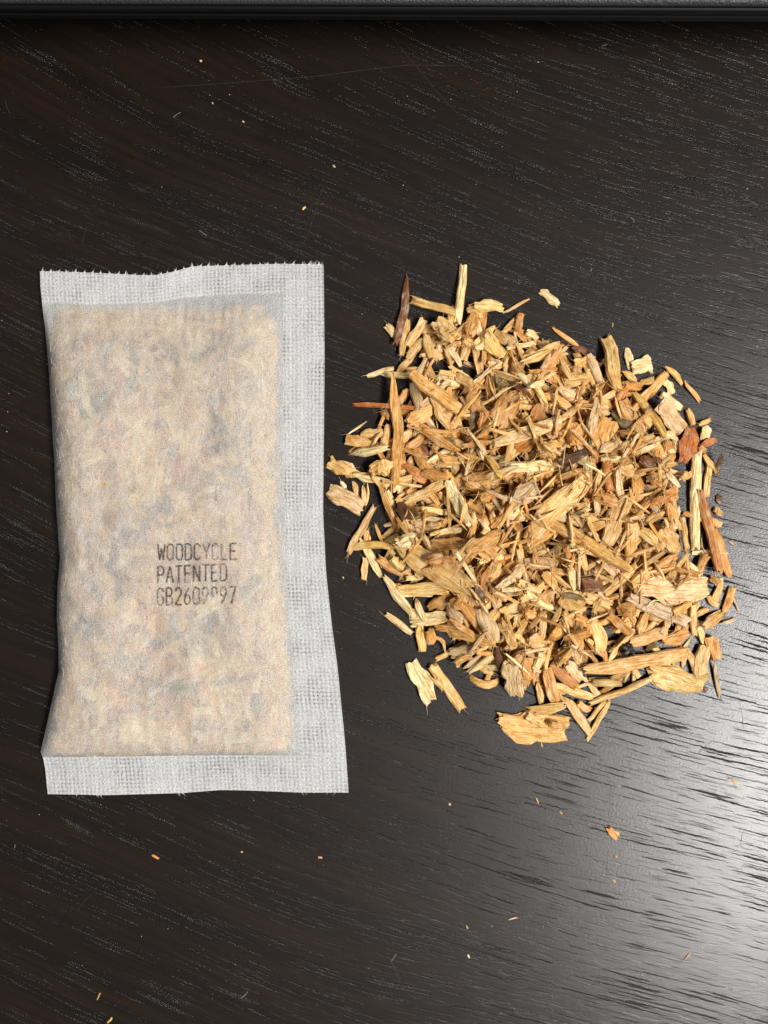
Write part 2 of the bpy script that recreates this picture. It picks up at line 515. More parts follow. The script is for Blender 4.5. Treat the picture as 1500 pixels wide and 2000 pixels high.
def settle(x, y, ang, L, W, T, sink=0.25, lmax=0.55):
    s = np.linspace(-L / 2, L / 2, max(9, int(L / 0.0004)))
    t = np.linspace(-W / 2, W / 2, max(3, int(W / 0.0004)))
    ss, tt = np.meshgrid(s, t, indexing="ij")
    c, sn = math.cos(ang), math.sin(ang)
    ix, iy = hf_idx(x + ss * c - tt * sn, y + ss * sn + tt * c)
    h = HF[ix, iy]
    prof = np.percentile(h, 80, axis=1)
    a, b = support(s * 0.9, prof)
    b = float(np.clip(b, -lmax, lmax))
    res = h - b * ss
    profT = np.percentile(res, 85, axis=0)
    cT = 0.0
    if len(t) >= 3:
        _, cT = support(t + 1e-7, profT)
        cT = float(np.clip(cT, -0.5, 0.5)) * 0.8
    res = h - b * ss - cT * tt
    z0 = np.percentile(res, 94)
    z0 = max(z0 - sink * T, (np.abs(b) * L / 2 + abs(cT) * W / 2) * 0.75) if z0 > 1e-5 else 0.0
    top = z0 + b * ss + cT * tt + T * 0.9
    np.maximum.at(HF, (ix, iy), top)
    z = z0 + T / 2
    ax = Vector((c, sn, b)).normalized()
    ay = Vector((-sn, c, cT))
    az = ax.cross(ay).normalized()
    ay = az.cross(ax)
    m = Matrix(((ax.x, ay.x, az.x, x), (ax.y, ay.y, az.y, y), (ax.z, ay.z, az.z, z), (0, 0, 0, 1)))
    return m

def thick(kind, Wd, g):
    return {"s": np.clip(Wd * 0.62, 0.0006, 0.0016), "p": np.clip(Wd * 0.55, 0.0004, 0.0013), "f": np.clip(Wd * 0.26, 0.0006, 0.0012),
            "c": np.clip(Wd * 0.62, 0.001, 0.0024), "u": np.clip(Wd * 0.32, 0.0005, 0.001), "t": Wd * 0.8}[kind] * g.uniform(0.85, 1.15)

class Pile:
    """collects chips that nobody could tell apart into one mesh"""
    def __init__(self): self.v, self.f, self.l, self.t, self.n = [], [], [], [], 0
    def add(self, v, f, tint, m, g):
        M3 = np.array(m.to_3x3()); tr = np.array(m.translation)
        self.v.append(v @ M3.T + tr)
        self.f += [tuple(i + self.n for i in q) for q in f]
        self.l.append(v + g.uniform(-1, 1, 3)); self.t.append(tint)
        self.n += len(v)
    def build(self, name, mat, parent=None):
        return mesh_obj(name, np.concatenate(self.v), self.f, mat, parent, np.concatenate(self.l), np.concatenate(self.t))

BASE_POLY = [(835, 650), (930, 630), (1060, 680), (1180, 730), (1250, 800), (1310, 900), (1320, 1040), (1350, 1150), (1335, 1225), (1250, 1250),
             (1160, 1270), (1080, 1310), (1010, 1310), (910, 1240), (860, 1180), (795, 1090), (775, 990), (765, 900), (805, 800), (815, 700)]
def inside(px, py, poly):
    r = False
    for i in range(len(poly)):
        (x0, y0), (x1, y1) = poly[i], poly[i - 1]
        if (y0 > py) != (y1 > py) and px < (x1 - x0) * (py - y0) / (y1 - y0) + x0: r = not r
    return r

COLS = ["cream", "straw", "golden", "tan", "pinkish", "amber", "orange", "reddish", "dark", "olive"]
CW = np.array([0.11, 0.22, 0.16, 0.21, 0.09, 0.17, 0.03, 0.008, 0.008, 0.005]); CW /= CW.sum()
def random_chip(g, small=1.0):
    k = g.choice(list("spfcut"), p=[0.38, 0.24, 0.14, 0.10, 0.05, 0.09])
    L = {"s": g.uniform(5, 11), "p": g.uniform(5, 12), "f": g.uniform(5, 10), "c": g.uniform(4, 7), "u": g.uniform(5, 9), "t": g.uniform(4, 10)}[k] * 1e-3 * small
    W = {"s": g.uniform(0.9, 1.9), "p": g.uniform(0.7, 1.7), "f": g.uniform(2.2, 4.0), "c": g.uniform(1.7, 2.8), "u": g.uniform(1.2, 2.4), "t": g.uniform(0.2, 0.4)}[k] * 1e-3
    return k, L, W, thick(k, W, g), str(g.choice(COLS, p=CW))

TRACED = """
A 645 305 930 400 50 straw s
A 475 470 560 580 50 cream c
A 620 430 570 680 40 straw s
A 725 445 615 620 50 tan s
A 720 580 610 700 55 tan s
A 735 540 790 720 60 tan c
A 1020 350 1120 420 60 straw s
A 1060 350 1265 340 70 straw f
A 1265 390 1440 295 20 tan t
A 1385 390 1350 530 45 orange s
A 1200 530 1380 690 70 tan s
A 340 815 515 765 28 cream s
A 430 805 640 825 36 cream p
A 610 1140 790 1050 90 golden f
A 790 960 940 1220 110 tan f
A 205 1215 330 1130 14 cream t
A 300 1225 450 1210 60 straw s
A 200 1255 380 1290 60 golden s
A 80 1400 245 1480 90 tan f | tan ragged flake lying beside the sachet, near the heap's left edge
A 245 1495 520 1560 40 cream p
A 660 1320 810 1560 60 amber s
A 585 1420 740 1530 70 orange p
A 440 1400 440 1500 140 straw c
A 1200 1180 1330 940 140 amber f
A 1330 1340 1490 1220 90 orange f
A 720 1420 920 1310 35 cream p
A 1000 1010 1120 820 60 straw u
A 945 810 1060 880 70 tan c
A 1200 900 1270 870 85 olive c
A 1040 1220 1080 1080 85 olive f
A 1350 780 1440 920 40 cream p
A 1420 770 1500 740 50 black f | black bark scrap in a gap near the heap's top
A 1280 650 1480 600 28 cream s
A 1400 690 1500 680 60 straw p
A 960 1370 1090 1370 80 straw f
A 980 1540 1180 1480 50 amber s
A 870 1460 910 1560 70 golden f
A 900 900 890 980 40 amber s
A 650 870 690 1070 60 pinkish s
A 430 1060 500 1110 40 amber s
A 600 1320 720 1230 50 amber p
A 370 1480 420 1570 25 straw p
A 1275 1030 1460 1050 30 straw s
A 560 1010 610 910 40 amber p
A 880 640 960 610 30 straw p
A 980 590 1040 640 60 tan c
A 800 520 880 600 60 tan c
A 1000 960 1080 860 70 amber f
A 1100 1290 1130 1400 50 pinkish p
A 1060 640 1150 620 40 cream p
A 1150 740 1250 760 45 golden p
A 640 1180 560 1290 50 tan p
A 480 1150 450 1290 45 tan s
A 430 1210 360 1330 20 cream t
A 880 1250 920 1330 60 olive p
A 700 1480 880 1500 60 amber p
B 0 560 250 480 80 straw f
B 205 345 385 480 28 golden p
B 440 520 510 720 60 pinkish s
B 690 470 720 640 50 cream u
B 720 610 860 590 95 cream f | pale cream notched flake sticking out from the heap's upper right edge
B 955 640 790 840 45 golden s
B 650 750 600 870 60 orange c
B 920 790 1050 880 50 cream s
B 945 690 1000 780 50 cream f
B 1095 885 1130 990 40 tan s
B 1160 990 1250 955 30 straw s
B 1195 1000 1225 1080 65 cream f
B 280 700 440 690 85 straw c
B 110 790 320 890 55 golden p
B 355 970 355 1130 95 amber c
B 400 830 250 960 40 golden p
B 200 760 380 840 60 pinkish p
B 650 830 790 1040 75 amber s
B 600 890 730 1030 60 olive f
B 560 960 480 1160 120 amber f
B 540 1190 560 1430 60 orange s
B 590 1290 620 1480 45 pinkish s
B 60 1150 180 1180 95 tan c
B 620 1180 840 1080 60 tan f
B 690 1200 840 1130 35 cream p
B 780 1240 920 1270 90 reddish c
B 620 1260 740 1300 90 tan c
B 920 1180 1010 1140 60 cream p
B 1240 1240 1220 1460 40 straw s
B 1200 1190 1290 1300 35 golden s
B 950 1290 1040 1400 35 cream p
B 750 1340 730 1500 90 amber f
B 870 1490 990 1430 70 orange f
B 230 500 130 650 50 amber s
B 610 1020 800 1110 30 amber t
B 440 1440 530 1290 35 tan s
B 20 760 130 715 40 cream p
B 120 860 70 980 80 orange f
B 1165 1420 1190 1500 40 amber s
B 240 560 300 700 35 tan p
B 640 640 760 700 45 straw p
B 780 720 870 690 45 straw f
B 860 1010 1000 1090 28 cream s
B 770 930 850 1010 45 tan p
B 480 1180 640 1100 55 pinkish p
B 920 1100 970 1190 60 amber f
B 20 380 100 420 60 cream c
B 320 480 420 500 40 reddish p
B 380 540 360 640 45 amber p
B 1060 1310 1100 1350 70 tan f
B 1000 1250 900 1270 30 straw p
B 1290 1180 1285 1300 30 dark p
B 1180 1130 1200 1180 50 orange c
B 330 600 420 560 55 straw f
C 330 180 150 510 45 tan s
C 270 540 260 700 40 tan s
C 285 350 270 490 45 straw p
C 160 455 460 460 45 yellow s
C 230 410 390 680 45 cream p
C 420 60 470 200 45 cream s
C 360 550 600 690 60 amber s
C 450 540 600 640 60 straw s
C 550 690 685 680 34 cream s
C 520 790 860 750 95 straw f
C 715 910 870 800 50 amber s
C 670 1030 670 1210 65 yellow s
C 720 1050 740 1160 60 amber s
C 590 1000 850 960 80 cream f
C 860 1230 1080 1160 75 pinkish f
C 900 1290 1010 1220 60 straw c
C 970 1340 1100 1210 35 pinkish p
C 1000 1370 1170 1220 45 cream s
C 1090 1340 1180 1370 30 straw s
C 990 1430 1240 1450 60 golden u
C 795 1050 1190 1130 55 golden p
C 1300 1200 1440 1400 100 amber f
C 740 440 980 440 70 amber s
C 490 170 640 270 80 dark f
C 550 150 820 30 70 tan f
C 660 190 960 240 35 straw s
C 990 150 1110 240 45 amber s
C 560 90 640 60 35 orange s
C 1150 720 1210 570 60 straw s
C 1070 760 1140 590 40 orange p
C 950 850 1110 1050 85 amber f
C 1100 900 1180 1150 110 pinkish f
C 1240 960 1400 880 100 straw f
C 1230 1000 1310 1180 60 tan s
C 1320 700 1500 800 50 straw s
C 1400 480 1500 420 50 straw s
C 1280 270 1310 410 25 tan s
C 1310 250 1370 400 60 amber p
C 1250 230 1430 260 70 cream f
C 1260 160 1480 30 120 grey f
C 980 20 1080 50 60 golden s
C 990 590 1030 720 35 straw s
C 880 500 910 630 30 tan s
C 850 640 1010 760 75 golden f
C 610 640 700 620 60 tan c
C 470 740 550 760 40 golden s
C 630 840 690 990 45 cream p
C 870 830 950 880 70 amber c
C 840 880 950 1000 60 pinkish p
C 860 970 1050 1090 40 amber p
C 760 1080 860 1190 25 golden t
C 700 330 800 310 40 straw p
C 1080 120 1180 90 60 amber f
C 860 420 940 560 40 straw p
C 1100 470 1220 540 60 amber f
C 1380 1300 1420 1420 50 amber c
C 1460 1330 1500 1250 40 cream s
C 250 30 262 150 30 straw p
C 290 20 285 170 14 straw t
C 180 0 215 100 35 tan p
C 90 0 130 50 25 cream p
C 520 640 640 560 30 dark p
C 480 480 600 560 45 olive p
C 1180 1150 1240 1350 45 dark p
D 10 370 230 220 50 golden s
D 690 200 720 460 85 golden s
D 750 250 890 370 60 straw s
D 900 240 1040 400 80 tan f
D 250 370 360 530 38 orange s
D 330 370 390 520 45 straw p
D 0 460 180 480 70 pinkish s
D 270 480 320 640 60 cream p
D 480 440 620 560 50 pinkish s
D 680 500 510 660 55 tan s
D 670 610 860 510 60 straw s
D 830 540 1000 420 60 amber p
D 910 550 990 460 35 amber p
D 140 540 220 640 60 straw f
D 250 700 380 780 100 straw f
D 410 700 600 750 80 golden f
D 360 610 520 600 95 reddish c
D 620 770 730 780 95 amber c
D 590 820 710 950 50 amber s
D 700 990 940 930 70 tan s
D 920 990 1100 940 90 amber f
D 740 930 800 790 60 golden p
D 1120 750 1130 950 40 straw s
D 1150 890 1200 1010 35 straw s
D 1190 1020 1180 1240 85 tan c
D 470 1270 650 1270 45 straw s
D 440 1520 540 1390 28 straw s
D 430 1650 585 1390 30 straw s
D 220 1290 470 1370 50 straw s
D 250 1350 450 1600 55 tan p
D 140 1170 220 1390 70 amber s
D 190 1150 350 1300 55 orange s
D 280 1120 400 1270 70 pinkish f
D 90 1260 130 1410 40 straw p
D 30 1460 270 1410 60 straw f
D 1270 760 1320 580 45 straw s
D 1340 800 1400 640 45 amber s
D 1180 900 1340 810 60 tan f
D 1240 960 1290 1110 75 amber c
D 1270 1120 1310 1370 22 grey p | thin greyish splinter pointing down from the heap's lower right edge
D 1270 240 1360 560 60 amber p
D 1255 280 1310 420 40 pinkish s
D 1240 190 1320 215 42 golden p
D 1270 120 1325 150 40 golden c
D 1300 20 1320 80 35 dark f
D 1090 460 1150 560 40 cream p
D 1160 500 1220 420 40 amber s
D 1000 510 1140 550 35 amber s
D 1050 170 1070 380 35 tan s
D 440 830 520 1050 105 straw f
D 160 1000 240 850 70 golden u
D 240 960 400 900 50 amber s
D 0 980 130 980 90 tan f
D 80 1200 120 1060 40 cream s
D 220 1130 310 1020 40 golden s
D 550 1120 620 1010 35 straw p
D 630 1050 720 1030 75 black c | black lump of bark in a gap above the long straight stick
D 0 820 90 800 50 golden s
D 340 830 460 890 50 amber s
D 1090 1050 1140 1180 35 tan s
D 810 1050 880 1000 40 olive p
D 800 110 930 30 60 orange f
D 930 60 990 190 50 amber p
D 770 220 890 130 40 tan p
D 0 620 130 680 50 cream s
D 450 20 600 80 70 amber s
D 740 0 730 80 75 golden f
D 280 190 440 110 25 cream p
D 380 250 510 210 55 amber p
D 1320 880 1410 850 25 grey p
D 1370 330 1410 360 14 grey t
D 1390 700 1440 800 12 grey t
D 360 1400 450 1450 50 amber c
D 730 1180 770 1230 40 straw c
D 1220 690 1290 760 40 straw p
D 1140 820 1240 780 35 golden p
D 960 800 1120 740 45 golden s
D 500 700 460 800 40 straw p
D 560 560 640 600 30 straw p
D 480 870 580 830 35 golden s
D 320 1020 370 1140 40 pinkish p
D 1240 570 1300 610 50 amber c
D 600 140 690 200 45 straw p
D 1180 1300 1225 1330 30 dark p
A 625 140 545 610 45 reddish p | dark reddish brown strip rising from the heap's upper left corner !
A 995 75 950 470 48 cream s | pale straight stick pointing straight up from the heap's top edge !
A 800 440 940 610 110 straw f !
A 1050 410 1020 570 80 amber c !
A 1130 550 1250 700 95 yellow c | flat yellowish squared chip near the heap's top, below the pale upright stick !
A 245 1010 690 1050 28 rust s | thin straight orange stem poking out of the heap's left side !
A 540 825 540 1590 60 golden p | long tapering upright golden blade crossing the thin orange stem !
A 650 820 1000 1090 75 golden s | wide golden straw strip slanting down right, just right of the long upright blade !
A 680 1160 940 1330 50 amber s !
A 210 1350 495 1320 50 cream p !
A 1120 1070 1115 1250 75 orange c !
A 1160 1290 1620 1140 70 cream s | bright cream fibrous stick near the heap's middle, upper of two !
A 1150 1360 1250 1530 50 yellow p !
A 1260 1445 1600 1445 62 cream s | bright cream smooth stick lying level in the heap's middle, lower of two !
A 1290 840 1450 970 32 reddish p !
B 555 405 590 780 75 straw s | straw stick with a knobbed end rising from the heap's upper right !
B 950 600 1060 720 35 golden p !
B 1070 700 1180 835 28 golden p | thin golden splinter pointing out past the heap's upper right rim !
B 640 740 795 740 50 orange c !
B 730 780 920 1070 50 yellow s | greenish yellow split straw on the heap's upper right side !
B 860 850 1080 1020 115 pinkish f | broad pinkish flake with fine striped grain near the heap's right rim !
B 1180 1120 1295 1080 45 rust u | small curled orange scrap lying outermost on the heap's right rim !
B 500 800 420 1090 55 pinkish s !
B 240 1240 430 1180 60 dark s | dark brown weathered stick beside the smooth bright cream stick !
C 0 70 250 200 110 pinkish f | pale pinkish flake with a torn stem, nearest the sachet's side seal !
C 400 680 610 970 60 cream p | long pale splinter along the heap's lower left rim !
C 360 0 490 330 35 amber s !
C 490 440 1010 770 150 tan f | large brown chip with pale cut end on the heap's lower left !
C 490 440 640 400 90 cream c | pale cream cut end lump on the large brown chip !
C 690 540 880 570 80 orange c !
C 960 530 1270 350 95 amber s !
C 840 0 990 320 70 cream s !
C 1200 760 1420 560 60 pinkish u | curved pinkish shaving arching in the heap's lower middle !
C 1030 720 1120 880 50 dark p !
C 1280 1250 1320 1540 130 pinkish f | broad pinkish flake standing at the heap's bottom edge !
D 20 310 390 -80 125 straw f | largest pale tan chip, slanting up right in the heap's centre !
D 640 60 530 350 95 tan s | thick tan chip leaning right, right of the largest pale chip !
D 190 220 680 500 70 golden s | long golden strip slanting down right below the largest pale chip !
D 770 660 1240 650 130 pinkish f | wide pinkish flake with wavy grain lying level on the heap's right side !
D 690 700 1090 870 75 grey s | weathered greyish pink stick slanting under the wide wavy flake !
D 230 660 370 700 38 olive p | small dark mottled seed-like sliver in the heap's lower centre !
D 830 1190 1190 1290 145 straw f | broad straw coloured flake at the heap's lower right, under the long stick !
D 450 1400 860 1230 35 tan s | thin tan stick slanting out of the heap's bottom right !
D 410 1180 1100 1080 78 tan s | long straight tan stick along the heap's lower right edge !
B 1150 1180 1140 1800 58 cream s | tall pale stick standing upright in picture at the heap's right rim !
D 1170 0 1290 530 50 orange s | long orange brown stick right of the tall pale stick !
B 1130 1010 1080 1240 95 rust u | glossy orange curled chip near the heap's right rim !
B 120 100 245 190 48 cream f | small cream flake lying alone above the heap's top right !
C 420 945 600 1080 40 cream s | small cream stick lying alone left of the heap's lower edge !
C 590 1290 760 1560 115 cream f | cream knotted flake lying loose below the heap, beside a straw stick !
C 740 1320 960 1620 65 straw s | straw coloured stick lying loose below the heap, right of knotted flake !
C 740 1400 830 1490 28 tan p | thin tan sliver between the loose knotted flake and straw stick !
D -175 1540 290 1600 195 golden f | golden crumpled flake lying alone below the heap's bottom edge !
D 30 1490 150 1540 60 straw c | small straw piece resting on the golden crumpled flake !
D 165 1530 240 1560 45 tan c | small tan crumb beside the golden crumpled flake !
"""
# ------------------------------------------------------------------ the heap: hidden lower layers, then single chips on top
g = np.random.default_rng(7)
low = Pile()
cnt = 0
BASE_BIG = [(1065 + (x - 1065) * 1.06, 985 + (y - 985) * 1.05) for x, y in BASE_POLY]
while cnt < 860:
    px, py = g.uniform(740, 1400), g.uniform(600, 1360)
    if not inside(px, py, BASE_BIG): continue
    # fewer near the rim so that the heap thins out
    d = math.hypot((px - 1065) / 300, (py - 985) / 360)
    if g.random() < max(0, d - 0.65) * 1.1: continue
    k, L, W, T, col = random_chip(g, 0.85)
    x, y, _ = P(px, py, 0.004)
    a = g.uniform(0, 2 * math.pi)
    m = settle(x, y, a, L, W, T, sink=0.55, lmax=0.35)
    v, f = chip_mesh(L, W, T, k, g)
    low.add(v, f, chip_tint(col, g, len(v)), m, g)
    cnt += 1
lowo = low.build("wood_shreds", M_CHIP)
tag(lowo, "shredded wood packed in the lower layers of the heap", "wood shreds", kind="stuff")

ZONE = {"A": (620, 500, 1500 / 430), "B": (1020, 540, 1500 / 440), "C": (640, 940, 1500 / 410), "D": (1020, 960, 1500 / 440), "P": (0, 0, 1.0)}
chips = []
def read_traced():
    for ln in TRACED.strip().splitlines():
        top = ln.rstrip().endswith("!")
        ln = ln.rstrip().rstrip("!").strip()
        lab = None
        if "|" in ln: ln, lab = [q.strip() for q in ln.split("|")]
        q = ln.split()
        zx, zy, k = ZONE[q[0]]
        x0, y0, x1, y1, w = [float(n) for n in q[1:6]]
        chips.append(dict(a=(zx + x0 / k, zy + y0 / k), b=(zx + x1 / k, zy + y1 / k), w=w / k, col=q[6], kind=q[7], label=lab, top=top))
read_traced()

def place(c, g):
    mx, my = (c["a"][0] + c["b"][0]) / 2, (c["a"][1] + c["b"][1]) / 2
    z = 0.0
    for _ in range(2):
        x, y, _z = P(mx, my, z)
        ix, iy = hf_idx(np.array([x]), np.array([y]))
        z = float(HF[ix, iy][0])
    k = S * (H - z) / H
    dx, dy = (c["b"][0] - c["a"][0]) * k, -(c["b"][1] - c["a"][1]) * k
    L, W = math.hypot(dx, dy) * 1.09, c["w"] * k * (1.16 if c["kind"] in "spt" else 1.04)
    T = thick(c["kind"], W, g)
    m = settle(x, y, math.atan2(dy, dx), L, W, T)
    v, f = chip_mesh(L, W, T, c["kind"], g)
    tint = chip_tint(c["col"], g, len(v))
    o = mesh_obj("wood_chip", v, f, M_CHIP, None, v + g.uniform(-1, 1, 3), tint)
    o.matrix_world = m
    c["obj"] = o; c["L"] = L; c["W"] = W; c["mid"] = (mx, my)

RIM_POLY = [(800, 600), (900, 600), (1000, 610), (1080, 660), (1180, 690), (1260, 730), (1330, 800), (1385, 880), (1395, 980), (1410, 1080), (1420, 1150),
            (1400, 1270), (1360, 1330), (1280, 1320), (1160, 1390), (1040, 1380), (900, 1300), (825, 1225), (755, 1110), (705, 1000), (695, 870), (775, 770), (790, 680)]
# slivers, shreds and fibres lying over and between the chips: part of the shred mass
fine = Pile()
def strew(n, hair, poly=BASE_POLY, slim=1.0):
    cnt = 0
    while cnt < n:
        px, py = (g.normal(1065, 190), g.normal(990, 220)) if poly is BASE_POLY else (g.uniform(690, 1440), g.uniform(560, 1420))
        if not inside(px, py, poly): continue
        x, y, _ = P(px, py, 0.006)
        if g.random() < hair:
            k, L, W = "t", g.uniform(0.002, 0.0085), g.uniform(0.00012, 0.00032)
        elif g.random() < 0.5:
            k, L, W = "s", g.uniform(0.0045, 0.0095), g.uniform(0.0009, 0.0017) * slim
        else:
            k, L, W = "p", g.uniform(0.004, 0.0090), g.uniform(0.0007, 0.0014) * slim
        T = thick(k, W, g)
        m = settle(x, y, g.uniform(0, 6.283), L, W, T)
        v, f = chip_mesh(L, W, T, k, g)
        fine.add(v, f, chip_tint(str(g.choice(["cream", "straw", "golden", "tan", "pinkish", "amber", "straw", "amber", "tan"])), g, len(v)), m, g)
        cnt += 1
strew(300, 0.12)
strew(320, 0.12, RIM_POLY)
for c in chips:
    if not c["top"]: place(c, g)
for c in chips:
    if c["top"]: place(c, g)
strew(330, 0.55, slim=0.55)
fo = fine.build("wood_fibres", M_CHIP)
tag(fo, "fine wood fibres and slivers strewn over the heap", "wood fibres", kind="stuff")

# labels for chips without one of their own
KN = {"s": "stick", "p": "pointed splinter", "f": "flat flake", "c": "stubby chunk", "u": "curled strip", "t": "hair-thin fibre"}
def describe(c):
    px, py = c["mid"]
    ex, ey = (px - 1062) / 345, (py - 995) / 400
    rad = math.hypot(ex, ey)
    sec = ["right", "upper right", "top", "upper left", "left", "lower left", "bottom", "lower right"][int(((math.degrees(math.atan2(-ey, ex)) + 382.5) % 360) // 45)]
    ring = "in the heap's very middle" if rad < 0.2 else ("towards the heap's %s, near its middle" if rad < 0.5 else "halfway out on the heap's %s" if rad < 0.8 else "on the heap's %s rim")
    place_ = ring if "%s" not in ring else ring % (sec if "out" not in ring else sec + " side")
    ang = math.degrees(math.atan2(-(c["b"][1] - c["a"][1]), c["b"][0] - c["a"][0])) % 180
    lean = "level" if ang < 22 or ang > 158 else "upright" if 68 < ang < 112 else "leaning right" if ang <= 68 else "leaning left"
    size = "long" if c["L"] > 0.0095 else "short" if c["L"] < 0.005 else ""
    return " ".join(q for q in (size, NAMES.get(c["col"], c["col"]), KN[c["kind"]], lean, place_) if q)
groups = {}
for c in chips:
    lab = c["label"] or describe(c)
    groups.setdefault(lab, []).append(c)
for lab, cs in groups.items():
    cs.sort(key=lambda c: c["mid"][1])
    names = [""] if len(cs) == 1 else [", upper one", ", lower one"] if len(cs) == 2 else [", topmost", ", middle one", ", lowest"] if len(cs) == 3 else [", number %d down" % i for i in range(len(cs))]
    for c, nm in zip(cs, names):
        tag(c["obj"], lab + nm, "wood chip", "wood chips of the loose heap")

# ------------------------------------------------------------------ the sachet
def interp(pts, x):
    p = np.array(pts, float)
    return np.interp(x, p[:, 0], p[:, 1])
def smooth_interp(pts, x):
    p = np.array(pts, float)
    xs = np.linspace(p[0, 0], p[-1, 0], 400)
    ys = np.interp(xs, p[:, 0], p[:, 1])
    kr = np.hanning(23); kr /= kr.sum()
    yp = np.pad(ys, 11, mode="reflect", reflect_type="odd")
    return np.interp(x, xs, np.convolve(yp, kr, "valid"))
LEFT = [(530, 78), (560, 79), (600, 83), (640, 88), (720, 95), (800, 100), (870, 104), (900, 106), (1000, 110), (1090, 117), (1150, 112), (1210, 111), (1260, 114), (1310, 115), (1390, 97), (1440, 86), (1468, 79), (1480, 84), (1500, 88), (1550, 93)]
SEAM = [(515, 552), (572, 553), (800, 553), (1000, 556), (1150, 562), (1300, 572), (1400, 580), (1478, 587), (1550, 591)]
RIGHT = [(515, 632), (700, 634), (900, 632), (1000, 631), (1120, 637), (1220, 648), (1300, 659), (1380, 667), (1450, 674), (1550, 681)]
TOP = [(0, 530), (0.05, 530), (0.2, 533), (0.3, 536), (0.40, 538), (0.46, 532), (0.54, 520), (0.68, 518), (0.85, 515), (1.0, 517)]
TSEAM = [(0, 592), (0.2, 595), (0.40, 591), (0.5, 582), (0.62, 576), (0.85, 572), (1.0, 574)]
BSEAM = [(0, 1479), (0.3, 1477), (0.6, 1475), (0.85, 1476), (1.0, 1478)]
BOT = [(0, 1551), (0.2, 1553), (0.45, 1549), (0.58, 1543), (0.68, 1544), (0.85, 1548), (1.0, 1548)]

# value noise for lumps pressed up by the filling
LN = rng.normal(0, 1, (40, 70))
def lump(px, py, sc_=34.0):
    u, v = (px - 60) / sc_, (py - 500) / sc_
    i, j = np.floor(u).astype(int), np.floor(v).astype(int)
    fu, fv = u - i, v - j
    fu, fv = fu * fu * (3 - 2 * fu), fv * fv * (3 - 2 * fv)
    i, j = i % 39, j % 69
    return (LN[i, j] * (1 - fu) + LN[i + 1, j] * fu) * (1 - fv) + (LN[i, j + 1] * (1 - fu) + LN[i + 1, j + 1] * fu) * fv

def seal_z(f, gv):
    """height of the flat sealed margin: f across 0..1, gv down 0..1; it hovers, waves and droops at the corners"""
    z = 0.0011 + 0.0007 * np.sin(f * 7.0 + 0.6) + 0.0006 * np.sin(gv * 9.0 + 1.0)
    z = z + 0.0013 * np.exp(-((f - 0.42) / 0.12) ** 2) * np.clip((0.15 - gv) / 0.15, 0, 1)
    return np.maximum(z, 0.00035)

def rows(f, b):
    """photo pixel of sheet point: f in 0..1 (0..0.855 pouch, rest side seal), b: 0 top edge, 1 top seam, 2 bottom seam, 3 bottom edge"""
    ys = np.stack([smooth_interp(TOP, f), smooth_interp(TSEAM, f), smooth_interp(BSEAM, f), smooth_interp(BOT, f)])
    i = np.clip(np.floor(b).astype(int), 0, 2)
    fr = b - i
    y = np.take_along_axis(ys, i[None], 0)[0] * (1 - fr) + np.take_along_axis(ys, i[None] + 1, 0)[0] * fr
    xl, xs, xr = interp(LEFT, y), smooth_interp(SEAM, y), smooth_interp(RIGHT, y)
    FS = 0.855
    x = np.where(f < FS, xl + (xs - xl) * f / FS, xs + (xr - xs) * (f - FS) / (1 - FS))
    return x, y
HP = 0.0085
def bulge(f, gv):
    """0..1 pillow profile of the filled part; f 0..1 across the pouch, gv 0..1 down it"""
    l = np.sqrt(np.clip(1 - (1 - np.clip(f / 0.12, 0, 1)) ** 2, 0, 1))
    r = np.sin(np.clip((1 - f) / 0.24, 0, 1) * math.pi / 2) ** 1.1
    t = np.sin(np.clip(gv / 0.19, 0, 1) * math.pi / 2) ** 1.2
    b = np.sqrt(np.clip(1 - (1 - np.clip((1 - gv) / 0.045, 0, 1)) ** 2, 0, 1))
    return l * r * t * b

def sheet(name, f0, f1, b0, b1, nf, nb, mat, parent, zfun, lcs=(0, 0)):
    F, B = np.meshgrid(np.linspace(f0, f1, nf), np.linspace(b0, b1, nb), indexing="ij")
    px, py = rows(F.ravel(), B.ravel())
    z = zfun(F.ravel(), B.ravel(), px, py)
    k = S * (H - z) / H
    v = np.stack([(px - 750) * k, (1000 - py) * k, z], 1)
    faces = [(i * nb + j, i * nb + j + 1, (i + 1) * nb + j + 1, (i + 1) * nb + j) for i in range(nf - 1) for j in range(nb - 1)]
    # flat sheet coordinates in metres
    yy = np.select([B.ravel() < 1, B.ravel() < 2], [B.ravel() * 62, 62 + (B.ravel() - 1) * 886], 948 + (B.ravel() - 2) * 72)
    xx = np.where(F.ravel() < 0.855, F.ravel() / 0.855 * 475, 475 + (F.ravel() - 0.855) / 0.145 * 80)
    lc = np.stack([xx * S + lcs[0], yy * S + lcs[1], np.zeros(len(xx))], 1)
    o = mesh_obj(name, v, faces, mat, parent, lc, smooth=True)
    return o, px, py, z

sachet = empty("paper_sachet")
def gv_of(b):
    return np.select([b < 1, b < 2], [b * 0.07, 0.07 + (b - 1) * 0.86], 0.93 + (b - 2) * 0.07)
def z_front(F, B, px, py):
    f, gv = np.clip(F / 0.855, 0, 1), np.clip(B - 1, 0, 1)
    bl = bulge(f, gv)
    z = seal_z(F, gv_of(B)) + HP * bl * (0.86 + 0.14 * np.sin(gv * 5.0 + 0.4) - 0.10 * np.exp(-((gv - 0.02) / 0.2) ** 2))
    z = z + bl * 0.0007 * lump(px + 40, py + 10, 92.0)
    z = z + bl * (0.00036 * lump(px, py) + 0.00018 * lump(px + 300, py + 90, 17.0))
    # soft pull creases fanning from the seams
    z = z + 0.00040 * lump(px * 1.6, py * 0.25, 15.0) * np.exp(-gv / 0.07) * np.clip(bl * 4, 0, 1)
    z = z + 0.00035 * lump(px * 1.5 + 200, py * 0.25, 16.0) * np.exp(-(1 - gv) / 0.05) * np.clip(bl * 4, 0, 1)
    return z
